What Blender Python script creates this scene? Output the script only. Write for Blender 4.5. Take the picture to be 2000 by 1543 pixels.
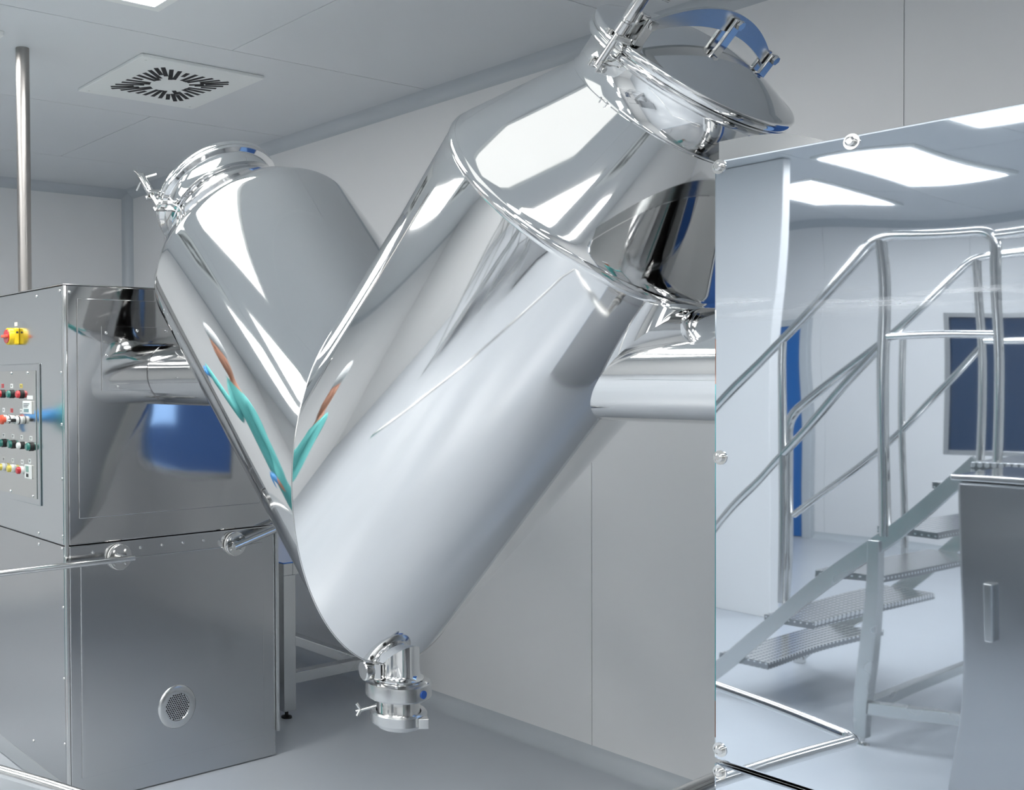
import bpy, bmesh, math, random
from mathutils import Vector, Matrix, Quaternion
random.seed(7)
for o in list(bpy.data.objects): bpy.data.objects.remove(o)
SC = bpy.context.scene
COL = SC.collection
R = math.radians

# ------------------------------------------------------------------ camera
F_PX, YAW, PITCH, ROLL, PCX = 2025.96, R(56.643), R(-0.978), R(-0.416), 448.6
fw = Vector((-math.sin(YAW)*math.cos(PITCH), math.cos(YAW)*math.cos(PITCH), math.sin(PITCH)))
rt0 = Vector((math.cos(YAW), math.sin(YAW), 0)); up0 = rt0.cross(fw)
rt = rt0*math.cos(ROLL) + up0*math.sin(ROLL); up = up0*math.cos(ROLL) - rt0*math.sin(ROLL)
cd = bpy.data.cameras.new('camera'); cam = bpy.data.objects.new('camera', cd); COL.objects.link(cam)
cd.sensor_fit = 'HORIZONTAL'; cd.sensor_width = 36.0; cd.lens = F_PX/2000*36
cd.shift_x = (1000-PCX)/2000; cd.clip_start = 0.02
cam.matrix_world = Matrix(((rt.x, up.x, -fw.x, 0), (rt.y, up.y, -fw.y, 0), (rt.z, up.z, -fw.z, 1.5), (0, 0, 0, 1)))
SC.camera = cam
# ------------------------------------------------------------------ world (daylight seen through the window only)
W = bpy.data.worlds.new('world'); SC.world = W; W.use_nodes = True
bg = W.node_tree.nodes['Background']; bg.inputs[0].default_value = (0.42, 0.64, 1.0, 1); bg.inputs[1].default_value = 0.95
LIGHT_STRENGTH = 7.0
SC.view_settings.view_transform = 'Standard'; SC.view_settings.look = 'None'
SC.view_settings.gamma = 1.0; SC.view_settings.use_curve_mapping = False
SC.view_settings.exposure = 1.02

# ------------------------------------------------------------------ materials
def new_mat(name):
    m = bpy.data.materials.new(name); m.use_nodes = True
    return m, m.node_tree.nodes, m.node_tree.links, m.node_tree.nodes['Principled BSDF']
def plain(name, col, rough=0.5, metal=0.0, spec=None, noise=0.0, nscale=8.0, bump=0.0, bscale=200.0, coat=0.0):
    m, N, L, b = new_mat(name)
    b.inputs['Base Color'].default_value = (*col, 1); b.inputs['Roughness'].default_value = rough
    b.inputs['Metallic'].default_value = metal
    if coat: b.inputs['Coat Weight'].default_value = coat
    tc = N.new('ShaderNodeTexCoord')
    if noise:
        n = N.new('ShaderNodeTexNoise'); n.inputs['Scale'].default_value = nscale; n.inputs['Detail'].default_value = 4
        L.new(tc.outputs['Object'], n.inputs['Vector'])
        mx = N.new('ShaderNodeMix'); mx.data_type = 'RGBA'
        mx.inputs['A'].default_value = (*[c*(1-noise) for c in col], 1)
        mx.inputs['B'].default_value = (*[min(1, c*(1+noise)) for c in col], 1)
        L.new(n.outputs['Fac'], mx.inputs['Factor']); L.new(mx.outputs['Result'], b.inputs['Base Color'])
    if bump:
        n2 = N.new('ShaderNodeTexNoise'); n2.inputs['Scale'].default_value = bscale; n2.inputs['Detail'].default_value = 2
        L.new(tc.outputs['Object'], n2.inputs['Vector'])
        bp = N.new('ShaderNodeBump'); bp.inputs['Strength'].default_value = bump; bp.inputs['Distance'].default_value = 0.002
        L.new(n2.outputs['Fac'], bp.inputs['Height']); L.new(bp.outputs['Normal'], b.inputs['Normal'])
    return m
def steel(name, col, rough, warp=0.0, wscale=2.0, wdist=0.02, rvar=0.0, rscale=3.0, grain=0.0, gvec=(1, 1, 60), stretch=(1, 1, 1)):
    """sheet steel: gentle waviness of the sheet (warp), patchy polish (rvar), brushed grain (grain)"""
    m, N, L, b = new_mat(name)
    b.inputs['Base Color'].default_value = (*col, 1); b.inputs['Metallic'].default_value = 1; b.inputs['Roughness'].default_value = rough
    tc = N.new('ShaderNodeTexCoord'); last = None
    if warp:
        mp = N.new('ShaderNodeMapping'); mp.inputs['Scale'].default_value = stretch
        n = N.new('ShaderNodeTexNoise'); n.inputs['Scale'].default_value = wscale; n.inputs['Detail'].default_value = 0.5
        L.new(tc.outputs['Object'], mp.inputs['Vector']); L.new(mp.outputs['Vector'], n.inputs['Vector'])
        bp = N.new('ShaderNodeBump'); bp.inputs['Strength'].default_value = warp; bp.inputs['Distance'].default_value = wdist
        L.new(n.outputs['Fac'], bp.inputs['Height']); last = bp
    if grain:
        mp2 = N.new('ShaderNodeMapping'); mp2.inputs['Scale'].default_value = gvec
        n3 = N.new('ShaderNodeTexNoise'); n3.inputs['Scale'].default_value = 20; n3.inputs['Detail'].default_value = 3
        L.new(tc.outputs['Object'], mp2.inputs['Vector']); L.new(mp2.outputs['Vector'], n3.inputs['Vector'])
        bp2 = N.new('ShaderNodeBump'); bp2.inputs['Strength'].default_value = grain; bp2.inputs['Distance'].default_value = 0.0006
        L.new(n3.outputs['Fac'], bp2.inputs['Height'])
        if last: L.new(last.outputs['Normal'], bp2.inputs['Normal'])
        last = bp2
    if last: L.new(last.outputs['Normal'], b.inputs['Normal'])
    if rvar:
        n2 = N.new('ShaderNodeTexNoise'); n2.inputs['Scale'].default_value = rscale; n2.inputs['Detail'].default_value = 3
        L.new(tc.outputs['Object'], n2.inputs['Vector'])
        mr = N.new('ShaderNodeMapRange'); mr.inputs['To Min'].default_value = max(0.01, rough-rvar); mr.inputs['To Max'].default_value = rough+rvar
        L.new(n2.outputs['Fac'], mr.inputs['Value']); L.new(mr.outputs['Result'], b.inputs['Roughness'])
    return m
M = {}
M['wall'] = plain('wall_panel_paint', (0.79, 0.80, 0.805), 0.42, noise=0.015, nscale=3)
M['ceiling'] = plain('ceiling_panel_paint', (0.655, 0.685, 0.705), 0.5, noise=0.015, nscale=2)
M['joint'] = plain('joint_sealant', (0.70, 0.73, 0.74), 0.6)
M['trim'] = plain('coving_plastic', (0.52, 0.56, 0.59), 0.35)
M['floor'] = plain('floor_epoxy', (0.50, 0.535, 0.575), 0.28, noise=0.05, nscale=2.5, bump=0.05, bscale=60)
M['polish'] = steel('steel_mirror_polish', (0.81, 0.815, 0.815), 0.055, warp=0.10, wscale=2.2, wdist=0.02, rvar=0.03, rscale=4)
M['bright'] = steel('steel_bright', (0.68, 0.68, 0.67), 0.13)
M['satin'] = steel('steel_satin', (0.62, 0.63, 0.63), 0.26, grain=0.25, gvec=(60, 1, 1), rvar=0.05)
M['front'] = steel('steel_brushed_front', (0.56, 0.58, 0.59), 0.14, grain=0.06, gvec=(1, 1, 80), rvar=0.05, rscale=2)
M['side'] = steel('steel_side_sheet', (0.52, 0.52, 0.52), 0.055, warp=0.22, wscale=2.6, wdist=0.03, rvar=0.025)
M['lowside'] = steel('steel_lower_sheet', (0.50, 0.505, 0.51), 0.17, warp=0.25, wscale=2.0, wdist=0.03, rvar=0.06)
M['mirror'] = steel('steel_mirror_sheet', (0.72, 0.78, 0.85), 0.018, warp=0.13, wscale=2.7, wdist=0.03, rvar=0.008)
def film_edge(mat, z0):
    """hazy horizontal glue streaks left by the protective film"""
    N, L = mat.node_tree.nodes, mat.node_tree.links; b = N['Principled BSDF']
    tc = N.new('ShaderNodeTexCoord'); sp = N.new('ShaderNodeSeparateXYZ'); L.new(tc.outputs['Object'], sp.inputs[0])
    mp = N.new('ShaderNodeMapping'); mp.inputs['Scale'].default_value = (6, 1, 55); L.new(tc.outputs['Object'], mp.inputs['Vector'])
    n = N.new('ShaderNodeTexNoise'); n.inputs['Scale'].default_value = 1.6; n.inputs['Detail'].default_value = 4; L.new(mp.outputs['Vector'], n.inputs['Vector'])
    d = N.new('ShaderNodeMath'); d.operation = 'SUBTRACT'; L.new(sp.outputs['Z'], d.inputs[0]); d.inputs[1].default_value = z0
    ab = N.new('ShaderNodeMath'); ab.operation = 'ABSOLUTE'; L.new(d.outputs[0], ab.inputs[0])
    mr = N.new('ShaderNodeMapRange'); mr.inputs['From Min'].default_value = 0.0; mr.inputs['From Max'].default_value = 0.022; mr.inputs['To Min'].default_value = 1; mr.inputs['To Max'].default_value = 0
    L.new(ab.outputs[0], mr.inputs['Value'])
    st = N.new('ShaderNodeMapRange'); st.inputs['From Min'].default_value = 0.48; st.inputs['From Max'].default_value = 0.66; L.new(n.outputs['Fac'], st.inputs['Value'])
    mu = N.new('ShaderNodeMath'); mu.operation = 'MULTIPLY'; L.new(mr.outputs['Result'], mu.inputs[0]); L.new(st.outputs['Result'], mu.inputs[1])
    sc_ = N.new('ShaderNodeMath'); sc_.operation = 'MULTIPLY'; L.new(mu.outputs[0], sc_.inputs[0]); sc_.inputs[1].default_value = 0.45
    df = N.new('ShaderNodeBsdfDiffuse'); df.inputs['Color'].default_value = (0.75, 0.79, 0.83, 1)
    mx = N.new('ShaderNodeMixShader'); out = N['Material Output']
    L.new(sc_.outputs[0], mx.inputs['Fac']); L.new(b.outputs[0], mx.inputs[1]); L.new(df.outputs[0], mx.inputs[2]); L.new(mx.outputs[0], out.inputs['Surface'])
film_edge(M['mirror'], 1.598)
M['black'] = plain('black_rubber', (0.012, 0.012, 0.013), 0.5)
M['slot'] = plain('slot_black', (0.006, 0.006, 0.008), 0.7)
M['white'] = plain('white_enamel', (0.78, 0.81, 0.80), 0.4)
M['whiteplastic'] = plain('white_plastic', (0.80, 0.80, 0.78), 0.35)
M['yellow'] = plain('yellow_plastic', (0.90, 0.60, 0.01), 0.3, coat=0.3)
M['yellowlens'] = plain('yellow_lens', (0.75, 0.60, 0.10), 0.2, coat=0.5)
M['red'] = plain('red_plastic', (0.55, 0.02, 0.03), 0.25, coat=0.5)
M['redorange'] = plain('red_knob', (0.72, 0.10, 0.05), 0.3, coat=0.3)
M['green'] = plain('green_lens', (0.01, 0.16, 0.13), 0.22, coat=0.6)
M['ink'] = plain('ink', (0.03, 0.03, 0.03), 0.6)
M['blue'] = plain('blue_plastic', (0.02, 0.10, 0.42), 0.35)
M['glove'] = plain('blue_nitrile', (0.05, 0.27, 0.60), 0.4, noise=0.1, nscale=30, bump=0.2, bscale=90)
M['teal'] = plain('teal_gown_cloth', (0.13, 0.50, 0.49), 0.75, noise=0.15, nscale=9, bump=0.6, bscale=14)
M['skin'] = plain('skin', (0.50, 0.25, 0.17), 0.5, noise=0.06, nscale=12)
M['cap'] = plain('cap_gauze', (0.55, 0.58, 0.60), 0.8, bump=0.5, bscale=60)
M['eye'] = plain('eye', (0.05, 0.03, 0.02), 0.2)
M['bluefilm'] = plain('blue_protective_film', (0.10, 0.28, 0.75), 0.12, coat=0.8)
M['bluedoor'] = plain('blue_door_paint', (0.02, 0.14, 0.42), 0.4)
M['bluewall'] = plain('blue_facade_paint', (0.065, 0.115, 0.21), 0.6, noise=0.1, nscale=2)
M['darkglass'] = plain('dark_blue_glass', (0.03, 0.06, 0.12), 0.08, coat=0.5)
m, N_, L_, b_ = new_mat('window_glass'); b_.inputs['Transmission Weight'].default_value = 1; b_.inputs['Roughness'].default_value = 0.0
b_.inputs['IOR'].default_value = 1.1; b_.inputs['Base Color'].default_value = (0.80, 0.90, 1.0, 1); M['glass'] = m
m, N_, L_, b_ = new_mat('light_diffuser'); b_.inputs['Base Color'].default_value = (0.9, 0.9, 0.9, 1)
b_.inputs['Emission Color'].default_value = (1.0, 0.99, 0.975, 1); b_.inputs['Emission Strength'].default_value = LIGHT_STRENGTH; M['lamp'] = m

m, N_, L_, b_ = new_mat('dim_frosted_diffuser'); b_.inputs['Base Color'].default_value = (0.9, 0.9, 0.88, 1)
b_.inputs['Emission Color'].default_value = (1.0, 0.99, 0.95, 1); b_.inputs['Emission Strength'].default_value = 0.33; M['dimlamp'] = m

# perforated stair tread: dark round holes in steel
m, N_, L_, b_ = new_mat('steel_perforated_tread'); b_.inputs['Metallic'].default_value = 1; b_.inputs['Roughness'].default_value = 0.25
tc = N_.new('ShaderNodeTexCoord'); vo = N_.new('ShaderNodeTexVoronoi'); vo.inputs['Scale'].default_value = 38; vo.inputs['Randomness'].default_value = 0.0
L_.new(tc.outputs['Object'], vo.inputs['Vector'])
rmp = N_.new('ShaderNodeValToRGB'); rmp.color_ramp.elements[0].position = 0.36; rmp.color_ramp.elements[0].color = (0.9, 0.9, 0.9, 1)
rmp.color_ramp.elements[1].position = 0.42; rmp.color_ramp.elements[1].color = (0.35, 0.36, 0.37, 1)
L_.new(vo.outputs['Distance'], rmp.inputs['Fac']); L_.new(rmp.outputs['Color'], b_.inputs['Base Color']); M['tread'] = m

# ------------------------------------------------------------------ object helpers
OFF = {}
def tag(o, label=None, cat=None, group=None, kind=None):
    if label: o['label'] = label
    if cat: o['category'] = cat
    if group: o['group'] = group
    if kind: o['kind'] = kind
    return o
def thing(name, loc, label, cat, group=None, rot=None, local=False):
    o = bpy.data.objects.new(name, None); COL.objects.link(o); o.location = loc; o.empty_display_size = 0.1
    if rot: o.rotation_euler = rot
    OFF[o.name] = Vector((0, 0, 0)) if local else Vector(loc)
    return tag(o, label, cat, group)
def finish(name, bm, mat, parent=None, smooth=False, sharp=40, loc=None):
    off = OFF.get(parent.name, Vector()) if parent else Vector()
    if loc is None and parent: bmesh.ops.translate(bm, vec=-off, verts=bm.verts)
    bmesh.ops.recalc_face_normals(bm, faces=bm.faces)
    me = bpy.data.meshes.new(name); bm.to_mesh(me); bm.free()
    for mm in (mat if isinstance(mat, (list, tuple)) else [mat]): me.materials.append(M[mm] if isinstance(mm, str) else mm)
    if smooth:
        me.polygons.foreach_set('use_smooth', [True]*len(me.polygons))
        me.set_sharp_from_angle(angle=R(sharp))
    o = bpy.data.objects.new(name, me); COL.objects.link(o)
    if parent: o.parent = parent
    if loc is not None: o.location = Vector(loc)-off
    OFF[o.name] = off if loc is None else Vector(loc)
    return o
def place(src, loc, parent, rot=None):
    """another object that shares the mesh of src"""
    o = bpy.data.objects.new(src.name.split('.')[0], src.data); COL.objects.link(o)
    o.parent = parent; o.location = Vector(loc)-OFF.get(parent.name, Vector())
    o.rotation_euler = rot if rot else src.rotation_euler
    return o
def add_box(bm, x0, x1, y0, y1, z0, z1, bev=0.0, seg=2):
    vs = [bm.verts.new((x, y, z)) for x in (x0, x1) for y in (y0, y1) for z in (z0, z1)]
    fs = [(0, 1, 3, 2), (4, 6, 7, 5), (0, 4, 5, 1), (2, 3, 7, 6), (0, 2, 6, 4), (1, 5, 7, 3)]
    faces = [bm.faces.new([vs[i] for i in f]) for f in fs]
    if bev:
        es = set(e for f in faces for e in f.edges)
        bmesh.ops.bevel(bm, geom=list(es), offset=bev, segments=seg, profile=0.5, affect='EDGES')
    return bm
def box(name, x0, x1, y0, y1, z0, z1, mat, parent=None, bev=0.0, seg=2):
    return finish(name, add_box(bmesh.new(), x0, x1, y0, y1, z0, z1, bev, seg), mat, parent)
def frame_for(d):
    d = Vector(d).normalized(); u = Vector((0, 0, 1)) if abs(d.z) < 0.9 else Vector((1, 0, 0))
    a = d.cross(u).normalized(); return a, d.cross(a).normalized()
def add_tube(bm, pts, r, seg=16, cap=True, fillet=0.0, radii=None):
    pts = [Vector(p) for p in pts]
    if fillet and len(pts) > 2:
        out = [pts[0]]
        for i in range(1, len(pts)-1):
            a, b, c = pts[i-1], pts[i], pts[i+1]
            f = min(fillet, (a-b).length*.45, (c-b).length*.45)
            p, q = b+(a-b).normalized()*f, b+(c-b).normalized()*f
            for k in range(9):
                t = k/8; out.append(p*(1-t)**2 + b*2*t*(1-t) + q*t*t)
        out.append(pts[-1]); pts = out; radii = None
    rings = []; n = len(pts); prev = None
    for i, p in enumerate(pts):
        d = (pts[min(i+1, n-1)]-pts[max(i-1, 0)]).normalized()
        if prev is None: a, b = frame_for(d)
        else:
            a = (prev - d*prev.dot(d)).normalized(); b = d.cross(a)
        prev = a; s = 1.0
        if 0 < i < n-1:
            c = (pts[i]-pts[i-1]).normalized().dot(d); s = 1/max(c, 0.5)
        rr = radii[i] if radii else r
        bis = None
        rings.append([bm.verts.new(p + a*rr*math.cos(2*math.pi*k/seg) + b*rr*math.sin(2*math.pi*k/seg)) for k in range(seg)])
    for i in range(n-1):
        for k in range(seg):
            bm.faces.new((rings[i][k], rings[i][(k+1) % seg], rings[i+1][(k+1) % seg], rings[i+1][k]))
    if cap: bm.faces.new(rings[0][::-1]); bm.faces.new(rings[-1])
    return bm
def tube(name, pts, r, mat, parent=None, seg=16, fillet=0.0, radii=None, cap=True):
    return finish(name, add_tube(bmesh.new(), pts, r, seg, cap, fillet, radii), mat, parent, smooth=True, sharp=50)
def add_lathe(bm, prof, origin, axis, seg=64, closed=False, arc=None):
    """prof: list of (radius, distance along axis)"""
    o = Vector(origin); d = Vector(axis).normalized(); a, b = frame_for(d); rings = []
    for r, t in prof:
        if r < 1e-6: rings.append([bm.verts.new(o+d*t)])
        else: rings.append([bm.verts.new(o+d*t + a*r*math.cos(2*math.pi*k/seg) + b*r*math.sin(2*math.pi*k/seg)) for k in range(seg)])
    pairs = list(zip(rings[:-1], rings[1:]))
    if closed: pairs.append((rings[-1], rings[0]))
    for A, B in pairs:
        for k in range(seg):
            k2 = (k+1) % seg
            if len(A) == 1 and len(B) == 1: continue
            if len(A) == 1: bm.faces.new((A[0], B[k2], B[k]))
            elif len(B) == 1: bm.faces.new((A[k], A[k2], B[0]))
            else: bm.faces.new((A[k], A[k2], B[k2], B[k]))
    return bm
def lathe(name, prof, origin, axis, mat, parent=None, seg=64, closed=False, sharp=35, loc=None):
    return finish(name, add_lathe(bmesh.new(), prof, origin, axis, seg, closed), mat, parent, smooth=True, sharp=sharp, loc=loc)
def disc_prof(r, t0, t1, b=0.0):
    return [(0, t0), (r-b, t0), (r, t0+b), (r, t1-b), (r-b, t1), (0, t1)] if b else [(0, t0), (r, t0), (r, t1), (0, t1)]

# ------------------------------------------------------------------ measures of the place
XA, YA, YB, ZT, ZS = -3.3163, 1.4958, 2.3898, 1.8246, 0.9163
XR, YW, XL, ZC = -0.9203, 3.3669, -6.356, 2.7844
XE, YF = 3.6, -6.42                       # right wall, front wall (behind the camera)
XC, YV, ZSH = -2.1182, 1.936, 1.5158
# ------------------------------------------------------------------ room shell
def struct(o): o['kind'] = 'structure'; return o
struct(box('floor', XL-.1, XE+.1, YF-.1, YW+.1, -0.12, 0.0, 'floor'))
def rects_minus(x0, x1, z0, z1, hole):
    if not hole or hole[0] >= x1 or hole[1] <= x0: return [(x0, x1, z0, z1)]
    hx0, hx1, hz0, hz1 = max(hole[0], x0), min(hole[1], x1), hole[2], hole[3]
    out = [(x0, x1, z0, hz0), (x0, x1, hz1, z1)]
    if hx0 > x0: out.append((x0, hx0, hz0, hz1))
    if hx1 < x1: out.append((hx1, x1, hz0, hz1))
    return out
def panel_wall(name, axis, plane, out, u0, u1, first, step, hole=None, joined=()):
    """a wall of tall sandwich panels with hairline joints; axis = direction the wall runs in"""
    th = 0.08
    def put(bm, a, b, z0, z1, d0, d1, bev=0):
        lo, hi = min(plane+out*d0, plane+out*d1), max(plane+out*d0, plane+out*d1)
        if axis == 'x': add_box(bm, a, b, lo, hi, z0, z1, bev)
        else: add_box(bm, lo, hi, a, b, z0, z1, bev)
    bm = bmesh.new()
    for r_ in rects_minus(u0, u1, 0, ZC, hole): put(bm, r_[0], r_[1], r_[2], r_[3], 0.0035, th)
    w = struct(finish(name, bm, 'joint'))
    e = first
    while e > u0: e -= step
    edges = []
    while e < u1+step:
        if not any(abs(e-j) < .05 for j in joined): edges.append(min(max(e, u0), u1))
        e += step
    for e, e2 in zip(edges[:-1], edges[1:]):
        a, b = e+.0015, e2-.0015
        if b-a > 0.01:
            bm = bmesh.new()
            for r_ in rects_minus(a, b, 0.0, ZC, hole): put(bm, *r_, 0.0, 0.004)
            finish('panel', bm, 'wall', w)
    return w
HOLE = (-1.57, -0.34, 0.90, 2.04)
panel_wall('wall_back', 'x', YW, 1, XL, XE, -1.475, 1.1, HOLE, joined=(-3.675,))
panel_wall('wall_left', 'y', XL, -1, YF, YW, 0.4, 1.1)
panel_wall('wall_right', 'y', XE, 1, YF, YW, 0.0, 1.1)
HOLE2 = (-3.92, -2.55, 0.87, 1.98)
panel_wall('wall_front', 'x', YF, -1, XL, XE, -1.475, 1.1, HOLE2)
# partition behind the camera, seen in the mirror cabinet
bmp = bmesh.new(); add_box(bmp, XL, -3.47, -3.42, -3.32, 0, ZC-.005, .004); struct(finish('wall_partition', bmp, 'wall'))
# ceiling of wide panels
cl = struct(box('ceiling', XL-.1, XE+.1, YF-.1, YW+.1, ZC+.0035, ZC+.12, 'joint'))
cols = [-6.36, -5.555, -4.485, -3.415, -2.345, -1.275, -0.205, 0.865, 1.935, 3.005, 3.6]
cut = [2.1, 2.50, 1.0, 2.27, 0.6, 1.9, 1.2, 2.4, 1.0, 2.0]
for i in range(len(cols)-1):
    ys = [YW, cut[i], cut[i]-3.0, cut[i]-6.0, YF]
    for a, b in zip(ys[:-1], ys[1:]):
        b = max(b, YF)
        if a-b > 0.05: box('ceiling_panel', cols[i]+.002, cols[i+1]-.002, b+.002, a-.002, ZC, ZC+.004, 'ceiling', cl)
# coving: quarter-round strips
def coving(name, axis, u0, u1, corner, sy, sz, r=0.055, mat='trim'):
    bm = bmesh.new(); sec = []
    cy_, cz_ = corner
    pts = [(0, 0)] + [(r-r*math.cos(R(90)*k/10) if False else r*(1-math.sin(R(90)*k/10)), r*(1-math.cos(R(90)*k/10))) for k in range(11)]
    ends = []
    for u in (u0, u1):
        ring = []
        for a, b in pts:
            y, z = cy_+sy*a, cz_+sz*b
            ring.append(bm.verts.new((u, y, z) if axis == 'x' else ((y, u, z) if axis == 'y' else (y, z, u))))
        ends.append(ring); bm.faces.new(ring)
    n = len(pts)
    for k in range(n): bm.faces.new((ends[0][k], ends[0][(k+1) % n], ends[1][(k+1) % n], ends[1][k]))
    return struct(finish(name, bm, mat, None, True, 30))
coving('baseboard_back', 'x', XL, XE, (YW, 0), -1, 1, 0.062)
coving('baseboard_left', 'y', YF, YW, (XL, 0), 1, 1, 0.062)
coving('baseboard_front', 'x', XL, XE, (YF, 0), 1, 1, 0.062)
coving('baseboard_right', 'y', YF, YW, (XE, 0), -1, 1, 0.062)
coving('trim_1', 'x', XL, XE, (YW, ZC), -1, -1, 0.06)
coving('trim_2', 'y', YF, YW, (XL, ZC), 1, -1, 0.06)
coving('trim_3', 'x', XL, XE, (YF, ZC), 1, -1, 0.06)
coving('trim_4', 'z', 0, ZC, (XL, YW), 1, -1, 0.06)
# window in the back wall (hidden behind the right cabinet, seen in reflections)
def window(name, hole, y, out, glass):
    w = thing(name, ((hole[0]+hole[1])/2, y, hole[2]), None, None); w['kind'] = 'structure'
    bm = bmesh.new(); t = 0.04
    for a in ((hole[0], hole[0]+t, hole[2], hole[3]), (hole[1]-t, hole[1], hole[2], hole[3]), (hole[0]+t, hole[1]-t, hole[2], hole[2]+t), (hole[0]+t, hole[1]-t, hole[3]-t, hole[3])):
        add_box(bm, a[0], a[1], min(y, y+out*.06), max(y, y+out*.06), a[2], a[3], .003)
    finish('window_frame', bm, 'satin', w)
    box('pane', hole[0]+t, hole[1]-t, y+out*.03-.003, y+out*.03+.003, hole[2]+t, hole[3]-t, glass, w)
    return w
window('window_1', HOLE, YW, 1, 'glass')
window('window_2', HOLE2, YF, -1, 'darkglass')
struct(box('wall_outside', -8.0, 4.2, YW+3.0, YW+3.15, -0.12, 3.8, 'bluewall'))
struct(box('wall_outside_low', 4.2, 12.0, YW+3.0, YW+3.15, -0.12, 0.85, 'bluewall'))
struct(box('ground_outside', -8, 6, YW+.1, YW+12, -0.35, -0.13, 'floor'))
# blue door in the front wall
d1 = thing('door_1', (-5.3, YF, 0), None, None); d1['kind'] = 'structure'
box('door_leaf', -5.72, -4.90, YF+.002, YF+.045, 0.01, 1.96, 'bluedoor', d1, .004)
bm = bmesh.new()
for a in ((-5.78, -5.72, 0, 2.02), (-4.90, -4.84, 0, 2.02), (-5.72, -4.90, 1.96, 2.02)): add_box(bm, a[0], a[1], YF+.001, YF+.06, a[2], a[3], .004)
finish('door_frame', bm, 'trim', d1)

# ------------------------------------------------------------------ ceiling lights
LIGHTS = [(-2.85, 1.19, 0, 'ceiling light panel whose corner shows at the top edge above the drive cabinet'),
          (-3.97, 0.83, 0, 'ceiling light panel between two air diffusers over the operator'),
          (-3.70, -1.25, 0, 'ceiling light panel over the open floor left of the stair'),
          (-2.85, -0.65, 0, 'ceiling light panel between the operator and the stair'),
          (-0.22, 0.06, 1, 'ceiling light panel straight above the camera, laid crosswise'),
          (-1.00, -0.95, 0, 'added fill light panel on the ceiling behind the camera, left of the crosswise one'),  # added fill panel, out of every reflection, to brighten the floor and blender
          (-2.10, -2.62, 0, 'ceiling light panel above the platform stair, cut off in the mirror cabinet'),
          (-3.06, -4.10, 0, 'ceiling light panel reflected whole and largest in the mirror cabinet'),
          (-4.05, -4.90, 0, 'ceiling light panel just beyond the partition, smaller one in the mirror cabinet'),
          (0.20, -3.60, 0, 'ceiling light panel by the front wall, right of the stair'),
          (1.90, -0.70, 0, 'ceiling light panel by the right wall'),
          (1.90, -3.60, 0, 'ceiling light panel in the front right corner')]
LIGHTS.append((-1.30, 1.12, 2, 'wide dim frosted ceiling panel in front of the tall right lid'))
for x, y, cross, lab in LIGHTS:
    L = thing('ceiling_light', (x, y, ZC), lab, 'light', 'flat ceiling light panels')
    bm = bmesh.new(); w, h, t, z0, z1 = *((.30, .60), (.60, .30), (.55, .40))[cross], .035, ZC-.018, ZC-.0005
    for a in ((x-w, x-w+t, y-h, y+h), (x+w-t, x+w, y-h, y+h), (x-w+t, x+w-t, y-h, y-h+t), (x-w+t, x+w-t, y+h-t, y+h)):
        add_box(bm, a[0], a[1], a[2], a[3], z0, z1, .002)
    finish('frame', bm, 'white', L)
    box('diffuser', x-w+t, x+w-t, y-h+t, y+h-t, ZC-.012, ZC-.006, 'dimlamp' if cross == 2 else 'lamp', L)
# ------------------------------------------------------------------ swirl air diffuser
def air_diffuser(dcx, dcy, label):
    hs = .2965
    D = thing('air_diffuser', (dcx, dcy, ZC), label, 'air vent', 'swirl air diffusers in the ceiling')
    box('face_plate', dcx-hs, dcx+hs, dcy-hs, dcy+hs, ZC-.014, ZC-.0005, 'white', D, .003)
    NS = 36
    for k in range(NS):
        sd = (k+.5)/NS*4; side = int(sd); u = (sd-side)*2-1; q = .195
        ex, ey = [(u*q, -q), (q, u*q), (-u*q, q), (-q, -u*q)][side]
        rad = math.hypot(ex, ey); ang = math.atan2(ey, ex)
        segs = [(max(.088, rad-.125), rad)] if k % 2 else [(max(.140, rad-.105), rad-.004)]
        if k % 4 == 2: segs.append((.085, .150))
        for r0, r1 in segs:
            if r1-r0 < .03: continue
            bm = bmesh.new(); add_box(bm, r0, r1, -.0095, .0095, ZC-.0146, ZC-.013)
            bmesh.ops.rotate(bm, cent=(0, 0, 0), matrix=Matrix.Rotation(ang+.10, 3, 'Z'), verts=bm.verts)
            bmesh.ops.translate(bm, vec=(dcx, dcy, 0), verts=bm.verts)
            finish('slot', bm, 'slot', D)
    for sx in (-1, 1):
        for sy in (-1, 1): lathe('screw', [(0, 0), (.005, 0), (.004, .002), (0, .003)], (dcx+sx*.26, dcy+sy*.26, ZC-.014), (0, 0, -1), 'white', D, 12)
air_diffuser(-3.922, 2.2805, 'square white swirl air diffuser with black slots near the back wall')
air_diffuser(-3.95, -0.12, 'square white swirl air diffuser above the operator, seen only in reflections')
air_diffuser(0.90, 0.47, 'square white swirl air diffuser right of the camera, seen only in reflections')

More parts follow.
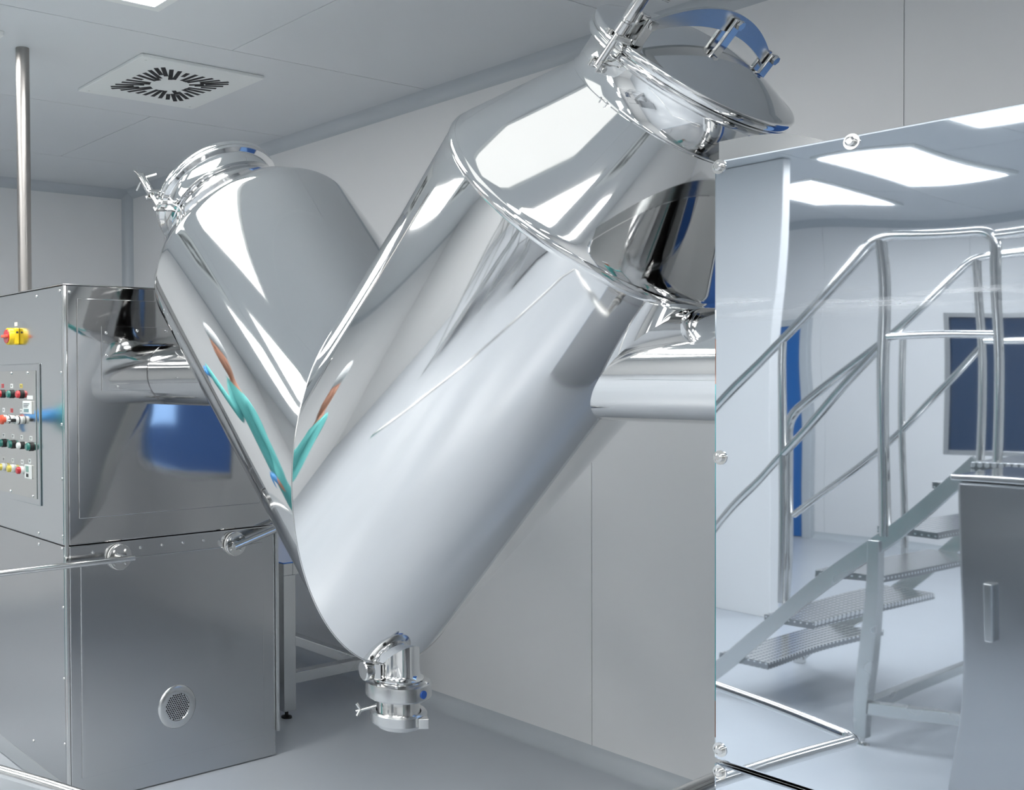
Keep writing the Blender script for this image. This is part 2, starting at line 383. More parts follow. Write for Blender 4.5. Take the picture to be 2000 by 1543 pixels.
# ------------------------------------------------------------------ the V blender (built in its own axes, origin on the shaft)
VB = thing('v_blender', (XC, YV, ZSH), 'large mirror polished steel v shaped blender hung between two cabinets', 'blender', rot=(R(0.41), 0, 0), local=True)
AL, RV, ZP = R(44.47), 0.3563, -0.2975
T1, T2, RN, T3, RL = 0.934, 1.162, 0.2032, 1.26, 0.2224
def axes(s):
    return Vector((s*math.sin(AL), 0, math.cos(AL))), Vector((s*math.cos(AL), 0, -math.sin(AL))), Vector((0, 1, 0))
P0 = Vector((0, 0, ZP))
def vp(s, t, ang, r):
    a, e1, e2 = axes(s); w = R(ang); return P0 + a*t + (e1*math.cos(w)+e2*math.sin(w))*r
SEG = 160
for s in (1, -1):
    a, e1, e2 = axes(s); bm = bmesh.new(); rings = []
    def ring(tf, r): rings.append([bm.verts.new(P0 + a*tf(th) + (e1*math.cos(th)+e2*math.sin(th))*r) for th in (2*math.pi*k/SEG for k in range(SEG))])
    t0 = lambda th: -RV*math.cos(th)*math.cos(AL)/math.sin(AL)
    NT = 40
    for i in range(NT+1): ring(lambda th, i=i: t0(th)+(T1-.02-t0(th))*i/NT, RV)
    # rounded shoulder, then the cone
    slope = Vector((RN-RV, T2-T1)).normalized()
    for k in range(1, 9):
        q = k/8; p0 = Vector((RV, T1-.02)); p1 = Vector((RV, T1)); p2 = p1+slope*.02
        pt = p0*(1-q)**2 + p1*2*q*(1-q) + p2*q*q; ring(lambda th, pt=pt: pt.y, pt.x)
    for k in range(1, 25):
        q = k/24; p2 = Vector((RV, T1))+slope*.02; p3 = Vector((RN, T2)); pt = p2.lerp(p3, q); ring(lambda th, pt=pt: pt.y, pt.x)
    for A, B in zip(rings[:-1], rings[1:]):
        for k in range(SEG): bm.faces.new((A[k], A[(k+1) % SEG], B[(k+1) % SEG], B[k]))
    sh = finish('arm_shell', bm, 'polish', VB, True, 50)
    sh['label'] = 'right polished cylindrical arm with cone shoulder' if s > 0 else 'left polished cylindrical arm with cone shoulder'
    # neck and its flange
    nk = lathe('neck', [(RN, T2-.004), (RN+.004, T2), (RN, T2+.005), (RN, T3-.030), (RN+.004, T3-.026), (RL-.002, T3-.024), (RL, T3-.022), (RL, T3-.011), (RL-.002, T3-.009), (RN-.01, T3-.009)], P0, a, 'polish', VB, 128, sharp=60)
    lathe('gasket', [(RN-.01, T3-.010), (RL-.012, T3-.010), (RL-.012, T3-.007), (RN-.01, T3-.007)], P0, a, 'black', nk, 96)
    dome = [(RL-.003, T3-.008), (RL, T3-.006), (RL+.001, T3+.008), (RL-.003, T3+.011), (RL-.010, T3+.0115)]
    dome += [((RL-.010)*(1-k/16), T3+.0115+.045*(1-(1-k/16)**2)) for k in range(1, 16)] + [(0, T3+.0565)]
    ld = lathe('lid', [(0, T3-.008)]+dome, P0, a, 'polish', VB, 128, sharp=60)
    # weld bead on the shoulder
    if s > 0:
        lathe('shoulder_bead', [(RV-.002, T1-.022), (RV+.002, T1-.017), (RV+.0025, T1-.010), (RV+.001, T1-.003), (RV-.004, T1+.003)], P0, a, 'polish', sh, 160, sharp=60)
    # trunnion shaft
    X0, X1 = .50*s, ((XR-XC-.001) if s > 0 else (XA-XC-.009+.018))
    lathe('shaft', [(0, 0), (.1159, 0), (.1159, abs(X1-X0)-.004), (.110, abs(X1-X0)), (0, abs(X1-X0))], (X0, 0, 0), (s, 0, 0), 'polish', VB, 96)
# weld bead along the joint of the two arms
pts = []
for k in range(161):
    th = 2*math.pi*k/160; a, e1, e2 = axes(1)
    t = -RV*math.cos(th)*math.cos(AL)/math.sin(AL); pts.append(P0+a*t+(e1*math.cos(th)+e2*math.sin(th))*(RV-.0005))
tube('seam_weld', pts, .0022, 'bright', VB, 8, cap=False)
# clamps on the rims (swing bolt with spoked handle)
def oriented_box(bm, c, ax, hx, hy, hz, bev=.002):
    n0 = len(bm.verts); t = bmesh.new(); add_box(t, -hx, hx, -hy, hy, -hz, hz, bev)
    mt = Matrix((( ax[0].x, ax[1].x, ax[2].x, c.x), (ax[0].y, ax[1].y, ax[2].y, c.y), (ax[0].z, ax[1].z, ax[2].z, c.z), (0, 0, 0, 1)))
    t.transform(mt); me = bpy.data.meshes.new('tmp'); t.to_mesh(me); t.free(); bm.from_mesh(me); bpy.data.meshes.remove(me)
def clamp(s, ang):
    a, e1, e2 = axes(s); w = R(ang); ro = e1*math.cos(w)+e2*math.sin(w); tg = a.cross(ro)
    root = P0+a*T3+ro*RL; piv = P0+a*(T3-.045)+ro*(RL+.020)
    bm = bmesh.new()
    for q in (-1, 1):   # two lugs welded to the neck that hold the pivot
        oriented_box(bm, P0+a*(T3-.045)+ro*(RL+.002)+tg*.013*q, (ro, tg, a), .030, .003, .011, .003)
    c = finish('lid_clamp', bm, 'bright', VB)
    tube('pivot_pin', [piv-tg*.021, piv+tg*.021], .006, 'bright', c, 16)
    bm = bmesh.new()
    for q in (-1, 1): oriented_box(bm, P0+a*(T3+.016)+ro*(RL+.012)+tg*.013*q, (ro, tg, a), .026, .004, .006, .002)
    oriented_box(bm, P0+a*(T3+.014)+ro*(RL-.010), (ro, tg, a), .008, .017, .005, .002)
    finish('fork', bm, 'bright', c)
    b0 = piv; b1 = piv+a*.165
    lathe('swing_bolt', [(0, 0), (.008, 0), (.008, .066), (.013, .066), (.013, .088), (.0105, .090), (.0105, .093), (.013, .095), (.013, .163), (.011, .167), (0, .168)], b0, a, 'bright', c, 24)
    for q in range(3):
        w2 = R(120*q+40); dr = ro*math.cos(w2)+tg*math.sin(w2)
        tube('handle_spoke', [b1-a*.014+dr*.008, b1-a*.014+dr*.05], .0042, 'bright', c, 12)
    return c
clamp(-1, -84); clamp(1, -93)
# yoke over the right lid
a, e1, e2 = axes(1); bm = bmesh.new(); prev = None
for k in range(33):
    q = -1+2*k/32; y = q*.222; base = .030+.052*(1-q*q); hgt = .020+.018*(1-q*q)
    row = [bm.verts.new(P0+a*(T3+base+dz)+e2*y+e1*dx) for dx, dz in ((-.004, 0), (.004, 0), (.004, hgt), (-.004, hgt))]
    if prev:
        for i in range(4): bm.faces.new((prev[i], prev[(i+1) % 4], row[(i+1) % 4], row[i]))
    else: bm.faces.new(row[::-1])
    prev = row
bm.faces.new(prev)
yk = finish('lid_yoke', bm, 'satin', VB)
def yoke_lug(q, hh):
    bm = bmesh.new(); y = q*.222; base = .030+.052*(1-q*q)
    for dx in (-.010, .010): oriented_box(bm, P0+a*(T3+base+.008-hh)+e2*y+e1*dx, (e1, e2, a), .004, .013, .022+hh)
    finish('lug', bm, 'bright', yk)
    for w in (0.012,):
        c = P0+a*(T3+base+.022)+e2*y
        lathe('bolt', [(0, -.022), (.009, -.022), (.009, -.015), (.005, -.015), (.005, .015), (.009, .015), (.009, .022), (0, .022)], c, e1, 'bright', yk, 6, sharp=20)
yoke_lug(.12, .010); yoke_lug(.93, .004); yoke_lug(-.93, .004)

# ---- discharge valve below the joint
VZ = lambda z: z-ZSH
dv = lathe('discharge_valve', [(.052, VZ(.86)), (.0585, VZ(.86)), (.0585, VZ(.690)), (.062, VZ(.682)), (.070, VZ(.676)), (.070, VZ(.668)), (.052, VZ(.668))], (0, 0, 0), (0, 0, 1), 'polish', VB, 64)
dv['label'] = 'bright steel outlet stub with clamped butterfly valve'
lathe('valve_flange', [(.055, VZ(.670)), (.080, VZ(.670)), (.089, VZ(.664)), (.090, VZ(.660)), (.090, VZ(.628)), (.087, VZ(.624)), (.055, VZ(.624))], (0, 0, 0), (0, 0, 1), 'satin', dv, 64)
lathe('valve_barrel', [(.050, VZ(.626)), (.0585, VZ(.626)), (.0585, VZ(.585)), (.063, VZ(.578)), (.050, VZ(.576))], (0, 0, 0), (0, 0, 1), 'bright', dv, 64)
lathe('clamp_ring', [(.062, VZ(.583)), (.074, VZ(.585)), (.078, VZ(.580)), (.078, VZ(.556)), (.074, VZ(.551)), (.060, VZ(.553))], (0, 0, 0), (0, 0, 1), 'satin', dv, 64)
lathe('end_cap', [(0, VZ(.565)), (.064, VZ(.565)), (.064, VZ(.548)), (.058, VZ(.539)), (0, VZ(.536))], (0, 0, 0), (0, 0, 1), 'satin', dv, 64)
# clamp hinge and wing nut
vx = Vector((rt0.x, rt0.y, 0)); vy = Vector((-rt0.y, rt0.x, 0))     # seen-from-the-front directions
bm = bmesh.new(); oriented_box(bm, vx*.056-vy*.062+Vector((0, 0, VZ(.567))), (vx, vy, Vector((0, 0, 1))), .014, .012, .014); finish('clamp_hinge', bm, 'bright', dv)
w0 = -vx*.066-vy*.03+Vector((0, 0, VZ(.604)))
tube('clamp_screw', [w0, w0-vx*.055+Vector((0, 0, -.014))], .004, 'bright', dv, 12)
for q in (-1, 1):
    c = w0-vx*.042+Vector((0, 0, -.010)); tube('wing', [c, c-vx*.010+vy*.004*q+Vector((0, 0, .016*q))], .0045, 'bright', dv, 10)
lathe('knob', [(0, 0), (.012, 0), (.012, .022), (.026, .024), (.027, .028), (.027, .046), (.024, .049), (0, .049)], -vx*.056-vy*.020+Vector((0, 0, VZ(.702))), -vx-vy*.35, 'bright', dv, 32)
bm = bmesh.new(); oriented_box(bm, -vx*.062-vy*.02+Vector((0, 0, VZ(.700))), (vx, vy, Vector((0, 0, 1))), .010, .020, .022); finish('knob_bracket', bm, 'bright', dv)
dd = (vx*.62-vy*.78).normalized(); lathe('blue_cap', [(0, 0), (.011, 0), (.011, .004), (0, .005)], dd*.0885+Vector((0, 0, VZ(.645))), dd, 'blue', dv, 24)
for q in (.9, -.2, -.75):
    d2 = (vx*q-vy*math.sqrt(1-q*q)).normalized()
    lathe('flange_bolt', [(0, 0), (.007, 0), (.007, .007), (0, .007)], d2*.080+Vector((0, 0, VZ(.664))), (0, 0, 1), 'bright', dv, 6, sharp=20)

# ------------------------------------------------------------------ left drive cabinet
CX0 = -4.25
DC = thing('drive_cabinet', ((CX0+XA)/2, (YA+YB)/2, 0), 'steel drive cabinet with yellow main switch and push button panel', 'cabinet')
box('upper_body', CX0, XA, YA+.014, YB, ZS+.0012, ZT, 'side', DC, .004)
box('lower_body', CX0, XA, YA+.014, YB, 0.004, ZS-.0012, 'lowside', DC, .004)
box('upper_front', CX0, XA-.012, YA, YA+.0135, ZS+.002, ZT-.002, 'front', DC, .003)
box('lower_front', CX0, XA-.012, YA, YA+.0135, 0.075, ZS-.002, 'lowside', DC, .003)
box('plinth', CX0, XA-.012, YA+.004, YA+.0138, 0.002, 0.073, 'satin', DC, .002)
box('corner_strip', XA-.010, XA-.0005, YA+.001, YA+.0135, 0.004, ZT-.001, 'bright', DC, .002)
box('top_lip', CX0-.004, XA+.004, YA-.002, YB+.004, ZT, ZT+.004, 'bright', DC, .0015)
def slab(name, y0, y1, z0, z1, t, mat, bev=.003): return box(name, XA-.002, XA+t, y0, y1, z0, z1, mat, DC, bev)
slab('side_door', 1.546, 2.318, 1.008, 1.780, .005, 'side')
box('shaft_plate', XA+.004, XA+.008, 1.638, 2.235, 1.455, 1.684, 'side', DC, .001)
slab('lower_side_panel', 1.550, 2.333, .092, .853, .004, 'lowside')
box('rear_angle', XA-.02, XA+.012, YB, YB+.012, .10, ZS-.02, 'satin', DC, .002)
scr = lathe('screw', [(0, 0), (.006, 0), (.005, .003), (.003, .004), (0, .004)], (0, 0, 0), (1, 0, 0), 'bright', DC, 12, loc=(XA, 1.6, .885))
for y in (1.70, 1.79, 1.88, 1.97, 2.06, 2.15, 2.24, 2.34): place(scr, (XA, y, .885), DC)
for y, z in ((1.52, 1.80), (1.655, 1.58), (1.655, 1.66), (1.78, 1.67), (1.70, 1.468), (1.9, 1.67)): place(scr, (XA+(.008 if y > 1.6 else 0), y, z), DC)
for z in (.22, .45, .70, .95, 1.15, 1.34, 1.52): place(scr, (XA-.022, YA, z), DC, (0, 0, R(-90)))
for x, z in ((-3.55, .935), (-3.55, .895), (-3.62, .15), (-3.55, 1.80), (-3.345, 1.805), (-3.345, .905), (-3.345, .94)): place(scr, (x, YA, z), DC, (0, 0, R(-90)))
# ventilation rosette low on the side
vr = lathe('vent_rosette', [(.050, .006), (.052, .010), (.074, .010), (.080, .006), (.081, .004)], (XA, 1.937, .279), (1, 0, 0), 'satin', DC, 64)
bm = bmesh.new(); add_lathe(bm, [(0, .0062), (.0515, .0062)], (XA, 1.937, .279), (1, 0, 0), 48); finish('mesh_plate', bm, 'satin', vr)
bm = bmesh.new(); rr = .0084
for i in range(-7, 8):
    for j in range(-8, 9):
        y, z = (i+(j % 2)*.5)*rr, j*rr*.866
        if math.hypot(y, z) < .047: add_lathe(bm, [(0, .0066), (.0031, .0066)], (XA, 1.937+y, .279+z), (1, 0, 0), 8)
h = finish('perforation', bm, 'slot', vr); h['kind'] = 'stuff'
# main switch
SX = -3.746
ms = box('main_switch', SX-.033, SX+.033, YA-.018, YA, 1.629, 1.693, 'yellow', DC, .006, 3)
lathe('switch_ring', [(0, 0), (.032, 0), (.032, .018), (.029, .021), (0, .021)], (SX, YA-.017, 1.661), (0, -1, 0), 'yellow', ms, 32)
lathe('switch_dial', [(0, 0), (.026, 0), (.026, .004), (0, .004)], (SX, YA-.0375, 1.661), (0, -1, 0), 'red', ms, 32)
bm = bmesh.new(); add_box(bm, SX-.024, SX+.024, YA-.054, YA-.041, 1.655, 1.667, .003); finish('switch_handle', bm, 'redorange', ms)
box('switch_mark', SX+.0328, SX+.0334, YA-.014, YA-.005, 1.672, 1.679, 'ink', ms)
box('name_tag', SX-.012, SX+.012, YA-.002, YA, 1.700, 1.715, 'whiteplastic', DC)
# control panel
CPY = YA-.006
cp = box('control_panel', -4.13, -3.520, CPY, YA, 1.036, 1.556, 'front', DC, .003)
box('panel_plate', -4.10, -3.545, CPY-.003, CPY, 1.060, 1.530, steel('steel_panel_plate', (0.60, 0.60, 0.58), 0.13, rvar=.04), cp, .001)
PY = CPY-.003
def tagplate(x, z, mat='whiteplastic', w=.011, h=.008):
    box('tag_plate', x-w, x+w, PY-.0012, PY, z-h, z+h, mat, cp)
    box('tag_print', x-w*.6, x+w*.6, PY-.0016, PY-.0012, z+h*.15, z+h*.45, 'ink', cp)
    box('tag_print', x-w*.5, x+w*.5, PY-.0016, PY-.0012, z-h*.45, z-h*.15, 'ink', cp)
def button(x, z, lens, bezel='black', r=.0150, depth=.021, tagm='whiteplastic', name='push_button'):
    x += .022
    b = lathe(name, [(0, 0), (r+.001, 0), (r+.001, depth*.40), (r-.001, depth*.45), (0, depth*.45)], (x, PY, z), (0, -1, 0), bezel, cp, 24)
    lathe('cap', [(0, depth*.45), (r-.001, depth*.45), (r-.0005, depth*.85), (r-.004, depth), (0, depth)], (x, PY, z), (0, -1, 0), lens, b, 24) if False else None
    o = lathe('button_cap', [(0, depth*.44), (r-.001, depth*.45), (r-.001, depth*.85), (r-.004, depth), (0, depth)], (x, PY, z), (0, -1, 0), lens, cp, 24)
    tagplate(x, z+.031, tagm)
for i, (l, tm) in enumerate((('red', 'red'), ('green', 'whiteplastic'), ('red', 'yellowlens'))): button(-3.892+.095*i, 1.442, l, tagm=tm)
for x, l, bz in ((-3.885, 'green', 'black'), (-3.789, 'green', 'black'), (-3.701, 'whiteplastic', 'black'), (-3.612, 'green', 'black')): button(x, 1.250, l, bz, r=.0155 if l == 'green' else .013)
for x, l in ((-3.888, 'yellowlens'), (-3.793, 'yellowlens'), (-3.699, 'red')):
    button(x, 1.157, l, 'whiteplastic', r=.0145, depth=.024)
# second row: selector, red mushroom, selector
def selector(x, z, knob, mush=False):
    x += .022
    lathe('selector_base', [(0, 0), (.015, 0), (.015, .010), (0, .010)], (x, PY, z), (0, -1, 0), 'whiteplastic', cp, 24)
    lathe('selector_ring', [(0, .010), (.0155, .010), (.0155, .014), (0, .014)], (x, PY, z), (0, -1, 0), 'black', cp, 24)
    lathe('selector_collar', [(0, .014), (.0145, .014), (.0145, .026), (0, .026)], (x, PY, z), (0, -1, 0), 'whiteplastic', cp, 24)
    if mush: lathe('mushroom_head', [(0, .026), (.010, .026), (.010, .034), (.0185, .036), (.018, .045), (.010, .050), (0, .051)], (x, PY, z), (0, -1, 0), knob, cp, 24)
    else:
        bm = bmesh.new(); add_box(bm, x-.016, x+.016, PY-.048, PY-.026, z-.006, z+.006, .003); finish('selector_lever', bm, 'black', cp)
        bm = bmesh.new(); add_box(bm, x-.014, x+.014, PY-.0495, PY-.0475, z-.003, z+.003, .0005); finish('lever_mark', bm, knob, cp)
    tagplate(x, z+.034, 'red' if mush else 'whiteplastic')
selector(-3.882, 1.345, 'whiteplastic'); selector(-3.800, 1.345, 'redorange', True); selector(-3.704, 1.345, 'whiteplastic')
# display / counter and socket
cn = box('counter', -3.650, -3.575, PY-.008, PY, 1.370, 1.418, 'whiteplastic', cp, .002)
box('counter_window', -3.636, -3.592, PY-.0092, PY-.008, 1.377, 1.389, plain('counter_glass', (.18, .28, .28), .2), cp)
for k in range(3): box('counter_print', -3.640, -3.60+.008*k, PY-.0088, PY-.008, 1.395+.006*k, 1.397+.006*k, 'ink', cp)
box('counter_tag', -3.622, -3.570, PY-.0015, PY, 1.424, 1.438, 'whiteplastic', cp)
sk = box('service_socket', -3.640, -3.580, PY-.008, PY, 1.130, 1.182, 'whiteplastic', cp, .003)
box('socket_flap', -3.622, -3.598, PY-.0105, PY-.008, 1.156, 1.178, plain('socket_green', (.25, .42, .36), .4), cp, .001)
box('socket_port', -3.620, -3.600, PY-.0092, PY-.008, 1.137, 1.149, 'ink', cp)
tagplate(-3.604, 1.196)
for x in (-3.62, -3.78): place(scr, (x, PY, 1.522), cp, (0, 0, R(-90)))
for x in (-3.58, -3.80): place(scr, (x, PY, 1.068), cp, (0, 0, R(-90)))
# conduit from the cabinet to the ceiling
cdx, cdy = -3.825, 1.565
ct = lathe('conduit_pipe', [(0, 0), (.0265, 0), (.0265, ZC-ZT-.0045), (0, ZC-ZT-.0045)], (cdx, cdy, ZT+.004), (0, 0, 1), steel('steel_dull_pipe', (0.36, 0.345, 0.33), 0.33, rvar=.1, rscale=9), None, 32)
tag(ct, 'upright dull steel pipe from the drive cabinet top to the ceiling', 'pipe')

# ------------------------------------------------------------------ right mirror cabinet
RX1 = -0.02
RCB = thing('bearing_cabinet', ((XR+RX1)/2, (YA+YB)/2, 0), 'mirror bright steel bearing cabinet at the right edge reflecting a stair', 'cabinet')
box('upper_body', XR, RX1, YA+.010, YB, ZS-.010, ZT-.001, 'side', RCB, .004)
box('lower_body', XR, RX1, YA+.010, YB, .004, ZS-.016, 'lowside', RCB, .004)
box('upper_front', XR, RX1, YA, YA+.0098, ZS-.010, ZT, 'mirror', RCB, .003)
box('lower_front', XR, RX1, YA, YA+.0098, .06, ZS-.016, 'mirror', RCB, .003)
# rounded hood standing above the inner side
bm = bmesh.new(); prof = [(XR+.0008, ZT-.02)]
for k in range(13):
    q = k/12; prof.append((XR+.0008+.16*q, ZT+.001+.030*math.cos(R(90)*q**1.6)))
prof.append((XR+.1608, ZT-.02))
fr = [bm.verts.new((x, YA+.011, z)) for x, z in prof]; bk = [bm.verts.new((x, YB-.001, z)) for x, z in prof]
n = len(prof); bm.faces.new(fr); bm.faces.new(bk[::-1])
for k in range(n): bm.faces.new((fr[k], bk[k], bk[(k+1) % n], fr[(k+1) % n]))
finish('shaft_hood', bm, steel('steel_hood', (0.42, 0.43, 0.43), 0.16), RCB, True, 30)
bz = lathe('bolt', [(0, 0), (.011, 0), (.011, .0015), (.0065, .0015), (.0065, .006), (.004, .008), (0, .008)], (0, 0, 0), (0, -1, 0), 'bright', RCB, 16, loc=(XR+.010, YA, 1.372))
for x, z in ((XR+.010, .923), (XR+.010, .888), (XR+.008, 1.815), (XR+.20, 1.816)): place(bz, (x, YA, z), RCB)
for x in (-.70, -.45): box('seam_line', x-.0005, x+.0005, YA-.0004, YA, .2, .3, 'bright', RCB) if False else None

# ------------------------------------------------------------------ guard rails
def flange(parent, x, y, z, s):
    f = lathe('flange', [(0, 0), (.045, 0), (.046, .002), (.046, .008), (.044, .010), (0, .010)], (x+s*.012, y, z), (s, 0, 0), 'bright', parent, 40)
    lathe('flange_gasket', [(0, 0), (.046, 0), (.046, .0075), (0, .0075)], (x+s*.0045, y, z), (s, 0, 0), 'whiteplastic', f, 40)
    for q in range(4):
        w = R(45+90*q); lathe('flange_bolt', [(0, 0), (.007, 0), (.007, .006), (0, .006)], (x+s*.022, y+.031*math.cos(w), z+.031*math.sin(w)), (s, 0, 0), 'bright', f, 6, sharp=20)
    lathe('hub', [(0, 0), (.013, 0), (.013, .030), (0, .030)], (x+s*.022, y, z), (s, 0, 0), 'bright', f, 20)
    return f
ZG = .872
g1 = thing('guard_rail', (XA+.02, 1.70, .86), 'thin steel guard rail running forward from the drive cabinet side', 'rail')
flange(g1, XA, 1.70, .861, 1)
tube('rail_tube', [(XA+.055, 1.735, ZG-.012), (XA+.055, 1.14, ZG-.012)], .0105, 'bright', g1, 20)
g2 = thing('guard_rail', (XA+.02, 2.196, .86), 'short steel guard rail rising behind the lower tip of the v blender', 'rail')
flange(g2, XA, 2.196, .861, 1)
tube('rail_tube', [(XA+.050, 2.165, .857), (XA+.050, 2.60, .970)], .0135, 'bright', g2, 20)
g3 = thing('guard_rail', (XR-.02, 1.70, .86), 'bent steel guard bar from the mirror cabinet sweeping past bottom left corner', 'rail')
flange(g3, XR, 1.70, .845, -1)
tube('rail_tube', [(XR-.050, 1.735, .845), (XR-.055, .935, .815), (-1.66, .71, .80), (-2.45, .40, .79)], .0105, 'bright', g3, 20, fillet=.03)

# ------------------------------------------------------------------ work table behind the drive cabinet
TB = thing('work_table', (-4.4, 2.95, 0), 'low steel work table with blue film covered top behind the drive cabinet', 'table')
tx0, tx1, ty0, ty1, tz = -5.20, -3.637, 2.668, 3.25, .690
box('table_top', tx0, tx1, ty0, ty1, tz-.006, tz, 'bluefilm', TB, .001)
bm = bmesh.new()
for a_ in ((tx0, tx1, ty0, ty0+.05), (tx0, tx1, ty1-.05, ty1), (tx1-.05, tx1, ty0+.05, ty1-.05), (tx0, tx0+.05, ty0+.05, ty1-.05)): add_box(bm, a_[0], a_[1], a_[2], a_[3], tz-.058, tz-.006, .002)
finish('top_frame', bm, 'satin', TB)
for x in (tx0, tx1-.054):
    for y in (ty0, ty1-.065):
        lg = box('leg', x, x+.054, y, y+.065, .035, tz-.058, 'satin', TB, .002)
        lathe('foot', [(0, 0), (.024, 0), (.024, .006), (.008, .012), (.008, .036), (0, .036)], (x+.027, y+.032, 0), (0, 0, 1), 'black', lg, 24)
box('brace', tx1-.050, tx1-.004, ty0+.065, ty1-.065, .150, .198, 'satin', TB, .002)
box('brace', tx0+.004, tx0+.050, ty0+.065, ty1-.065, .150, .198, 'satin', TB, .002)
box('brace', tx0+.050, tx1-.050, ty1-.13, ty1-.08, .150, .198, 'satin', TB, .002)

# ------------------------------------------------------------------ platform stair behind the camera (seen in the mirror cabinet)
ST = thing('platform_stair', (-2.0, -2.0, 0), 'steel platform stair with handrails reflected in the mirror cabinet', 'stair')
yn, yf, zp, pxm, px0, px1, fx = -1.55, -2.47, 1.17, -2.13, -1.74, -1.20, -2.84
for y in (yn, yf):
    for x, zt in ((pxm, .80), (px0, zp-.05), (px1-.02, zp-.05)):
        lg = box('leg', x-.02, x+.02, y-.02, y+.02, .03, zt, 'satin', ST, .003)
        lathe('foot', [(0, 0), (.024, 0), (.022, .006), (.008, .010), (.008, .032), (0, .032)], (x, y, 0), (0, 0, 1), 'bright', lg, 20)
    box('brace', pxm+.02, px0-.02, y-.017, y+.017, .12, .16, 'satin', ST, .003)
    box('brace', px0+.02, px1-.04, y-.017, y+.017, .12, .16, 'satin', ST, .003)
for x in (pxm, px0): box('brace', x-.017, x+.017, yf+.02, yn-.02, .12, .16, 'satin', ST, .003)
box('platform', px0-.03, px1+.02, yf-.022, yn+.022, zp-.05, zp, 'tread', ST, .003)
for y in (yn, yf):
    bm = bmesh.new(); d = (Vector((px0-.01, y, zp))-Vector((fx, y, .03))); L0 = d.length; d.normalize()
    oriented_box(bm, Vector((fx, y, .03))+d*L0/2, (d, Vector((0, 1, 0)), d.cross(Vector((0, 1, 0)))), L0/2, .010, .032, .002)
    st = finish('stringer', bm, 'satin', ST)
    box('stringer_foot', fx-.02, fx+.03, y-.02, y+.02, .0, .035, 'bright', ST, .003)
for k in range(1, 6):
    z = .215*k; x = fx+(px0-fx)*z/zp
    box('step', x-.10, x+.12, yf+.012, yn-.012, z-.03, z, 'tread', ST, .002)
for y in (yn, yf):
    bx = fx+.06 if y == yn else fx-.08
    tube('handrail', [(px0+.06, y, zp-.02), (px0+.06, y, 2.06), (pxm+.02, y, 2.06), (bx, y, 1.27), (bx, y, .20)], .019, 'bright', ST, 16, fillet=.07)
    tube('post', [(pxm+.03, y, .82), (pxm+.03, y, 2.05)], .019, 'bright', ST, 16)
    tube('mid_rail', [(pxm+.03, y, 1.645), (px0+.06, y, 1.645)], .015, 'bright', ST, 14)
    tube('mid_rail', [(pxm+.03, y, 1.62), (bx+.02, y, .74)], .015, 'bright', ST, 14)
    tube('post', [(-2.45, y, .50), (-2.45, y, 1.68)], .015, 'bright', ST, 14)
    tube('handrail', [(px0+.06, y, 2.04), (px1, y, 2.04), (px1, y, zp-.02)], .019, 'bright', ST, 16, fillet=.06)
tube('end_rail', [(px1, yn, 2.0), (px1, yf, 2.0)], .017, 'bright', ST, 14)
tube('end_rail', [(px1, yn, 1.62), (px1, yf, 1.62)], .015, 'bright', ST, 14)
# machine next to the stair
SM = thing('machine_housing', (-1.35, -1.2, 0), 'dark steel machine housing beside the platform stair, seen only in the mirror', 'machine')
box('housing', -1.585, -.95, -1.40, -.95, .06, 1.14, 'lowside', SM, .01)
box('lid_plate', -1.60, -.93, -1.42, -.93, 1.145, 1.165, 'bright', SM, .004)
for x in (-1.52, -1.02):
    for y in (-1.35, -1.0): lathe('foot', [(0, 0), (.03, 0), (.03, .01), (.012, .016), (.012, .062), (0, .062)], (x, y, 0), (0, 0, 1), 'black', SM, 20)
box('door_handle', -1.50, -1.47, -.95, -.92, .6, .8, 'bright', SM, .004)

# ------------------------------------------------------------------ the operator, left of the frame, pressing a button
PX, PYY = -3.45, 0.83
PR = thing('person', (PX, PYY, 0), 'person in teal gown, blue gloves and cap pressing a panel button at left edge', 'person')
def skin_mesh(name, verts, edges, mat, parent, root=0, sub=2):
    me = bpy.data.meshes.new(name); me.from_pydata([tuple(Vector(v[0])-OFF[parent.name]) for v in verts], edges, [])
    o = bpy.data.objects.new(name, me); COL.objects.link(o); o.parent = parent; OFF[o.name] = OFF[parent.name]
    md = o.modifiers.new('skin', 'SKIN'); md.use_smooth_shade = True
    for i, v in enumerate(verts):
        sv = me.skin_vertices[0].data[i]; rr = v[1]; sv.radius = rr if isinstance(rr, tuple) else (rr, rr); sv.use_root = (i == root)
    s = o.modifiers.new('sub', 'SUBSURF'); s.levels = sub; s.render_levels = sub
    me.materials.append(M[mat]); return o
def P3(x, y, z): return (PX+x, PYY+y, z)
hand = Vector((-3.880, 1.325, 1.350))
def body_pts(g):
    return [(P3(0, 0, .92), (.15*g, .12*g)), (P3(0, .01, 1.10), (.145*g, .11*g)), (P3(0, .0, 1.28), (.165*g, .12*g)), (P3(0, 0, 1.40), (.13*g, .09*g)), (P3(0, .01, 1.47), .055),
            (P3(-.17, .02, 1.385), .070*g), (tuple(hand+Vector((.22, -.28, -.13))), .056*g), (tuple(hand+Vector((.0, -.10, -.005))), .050*g), (tuple(hand+Vector((0, -.03, 0))), .024),
            (P3(.17, 0, 1.385), .070*g), (P3(.24, .02, 1.12), .052*g), (P3(.20, .17, 1.00), .036*g), (P3(.17, .24, 1.01), .028),
            (P3(.095, 0, .88), .090*g), (P3(.10, .02, .50), .062*g), (P3(.10, -.01, .10), .042*g), (P3(.10, .10, .045), .036),
            (P3(-.095, 0, .88), .090*g), (P3(-.10, .02, .50), .062*g), (P3(-.10, -.01, .10), .042*g), (P3(-.10, .10, .045), .036)]
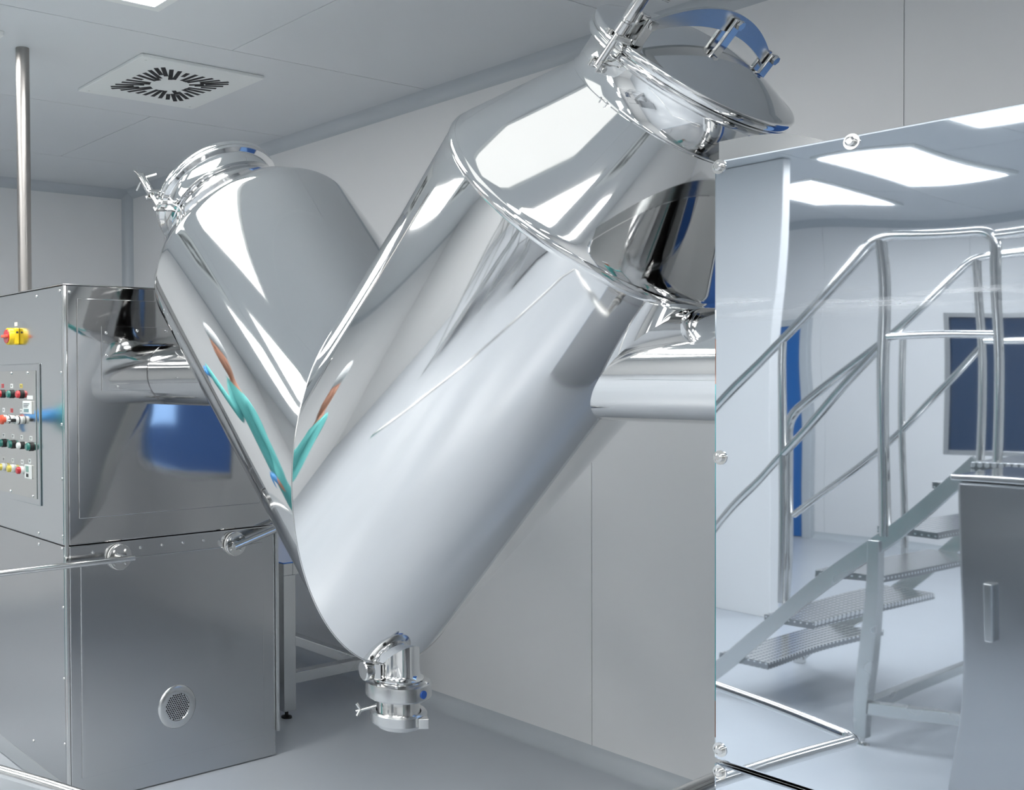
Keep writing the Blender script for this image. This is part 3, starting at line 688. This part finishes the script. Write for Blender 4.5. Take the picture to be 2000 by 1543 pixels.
BE = [(0, 1), (1, 2), (2, 3), (3, 4), (3, 5), (5, 6), (6, 7), (7, 8), (3, 9), (9, 10), (10, 11), (11, 12), (0, 13), (13, 14), (14, 15), (15, 16), (0, 17), (17, 18), (18, 19), (19, 20)]
hv = body_pts(1.0)+[(P3(0, .02, 1.53), .060), (P3(0, .035, 1.60), (.085, .10)), (P3(0, .03, 1.68), (.075, .088))]
body = skin_mesh('body', hv, BE+[(4, 21), (21, 22), (22, 23)], 'skin', PR)
gb = body_pts(1.32)
gown = skin_mesh('gown', [gb[i] for i in (0, 1, 2, 3)]+[gb[i] for i in (5, 6, 7, 9, 10, 11, 13, 14, 17, 18)]+[((gb[14][0][0], gb[14][0][1], .26), .085), ((gb[18][0][0], gb[18][0][1], .26), .085), (P3(0, .01, 1.46), .088), (tuple(hand+Vector((0, -.045, 0))), .056)],
    [(0, 1), (1, 2), (2, 3), (3, 4), (4, 5), (5, 6), (3, 7), (7, 8), (8, 9), (0, 10), (10, 11), (0, 12), (12, 13), (11, 14), (13, 15), (3, 16), (6, 17)], 'teal', PR)
# face: nose, eyes, mouth, ears on the body mesh's head; cap over the hair
def ell(name, c, r, mat, parent, seg=16):
    bm = bmesh.new(); bmesh.ops.create_uvsphere(bm, u_segments=seg*2, v_segments=seg, radius=1)
    bmesh.ops.scale(bm, vec=r, verts=bm.verts); bmesh.ops.translate(bm, vec=c, verts=bm.verts)
    return finish(name, bm, mat, parent, True, 180)
ell('head', P3(0, .035, 1.605), (.078, .098, .118), 'skin', PR)
ell('cap', P3(0, .018, 1.690), (.098, .118, .072), 'cap', PR)
ell('nose', P3(0, .130, 1.590), (.013, .018, .024), 'skin', PR, 8)
for s in (-1, 1):
    ell('eye', P3(.030*s, .116, 1.622), (.012, .010, .007), 'eye', PR, 8)
    ell('ear', P3(.080*s, .025, 1.60), (.012, .022, .032), 'skin', PR, 8)
ell('mouth', P3(0, .114, 1.550), (.022, .009, .006), 'redorange', PR, 8)
def glove(base, fwd, upv, side, curl, name='glove'):
    f, u = Vector(fwd).normalized(), Vector(upv).normalized(); sd = f.cross(u).normalized()*side; b = Vector(base)
    verts = [(b-f*.075, .034), (b, (.034, .030)), (b+f*.045, (.044, .021))]; edges = [(0, 1), (1, 2)]
    for k, (off, ln) in enumerate(((.030, .070), (.010, .080), (-.010, .075), (-.030, .058))):
        c = curl[k]; i = len(verts); p = b+f*.055+sd*off; verts.append((p, .0095)); edges.append((2, i)); ang = 0
        for j, fr_ in enumerate((.45, .32, .23)):
            ang += c*(.8 if j == 0 else 1.0); p = p+(f*math.cos(ang)-u*math.sin(ang))*ln*fr_
            verts.append((p, .0090-.0008*j)); edges.append((i+j, i+j+1))
    i = len(verts); verts += [(b+f*.012+sd*.030, .012), (b+f*.045+sd*.050-u*.006, .0105), (b+f*.072+sd*.046-u*.014, .0092)]; edges += [(1, i), (i, i+1), (i+1, i+2)]
    return skin_mesh(name, verts, edges, 'glove', PR, 1, 2)
glove(hand, (0.12, 1, .02), (0.0, 0, 1), 1, (.10, .75, .85, .95))
glove(P3(.17, .24, 1.01), (-.25, 1, -.1), (0, .1, 1), -1, (.5, .55, .6, .6))
for s in (-1, 1):
    ell('shoe', P3(.10*s, .06, .045), (.052, .135, .045), 'white', PR)
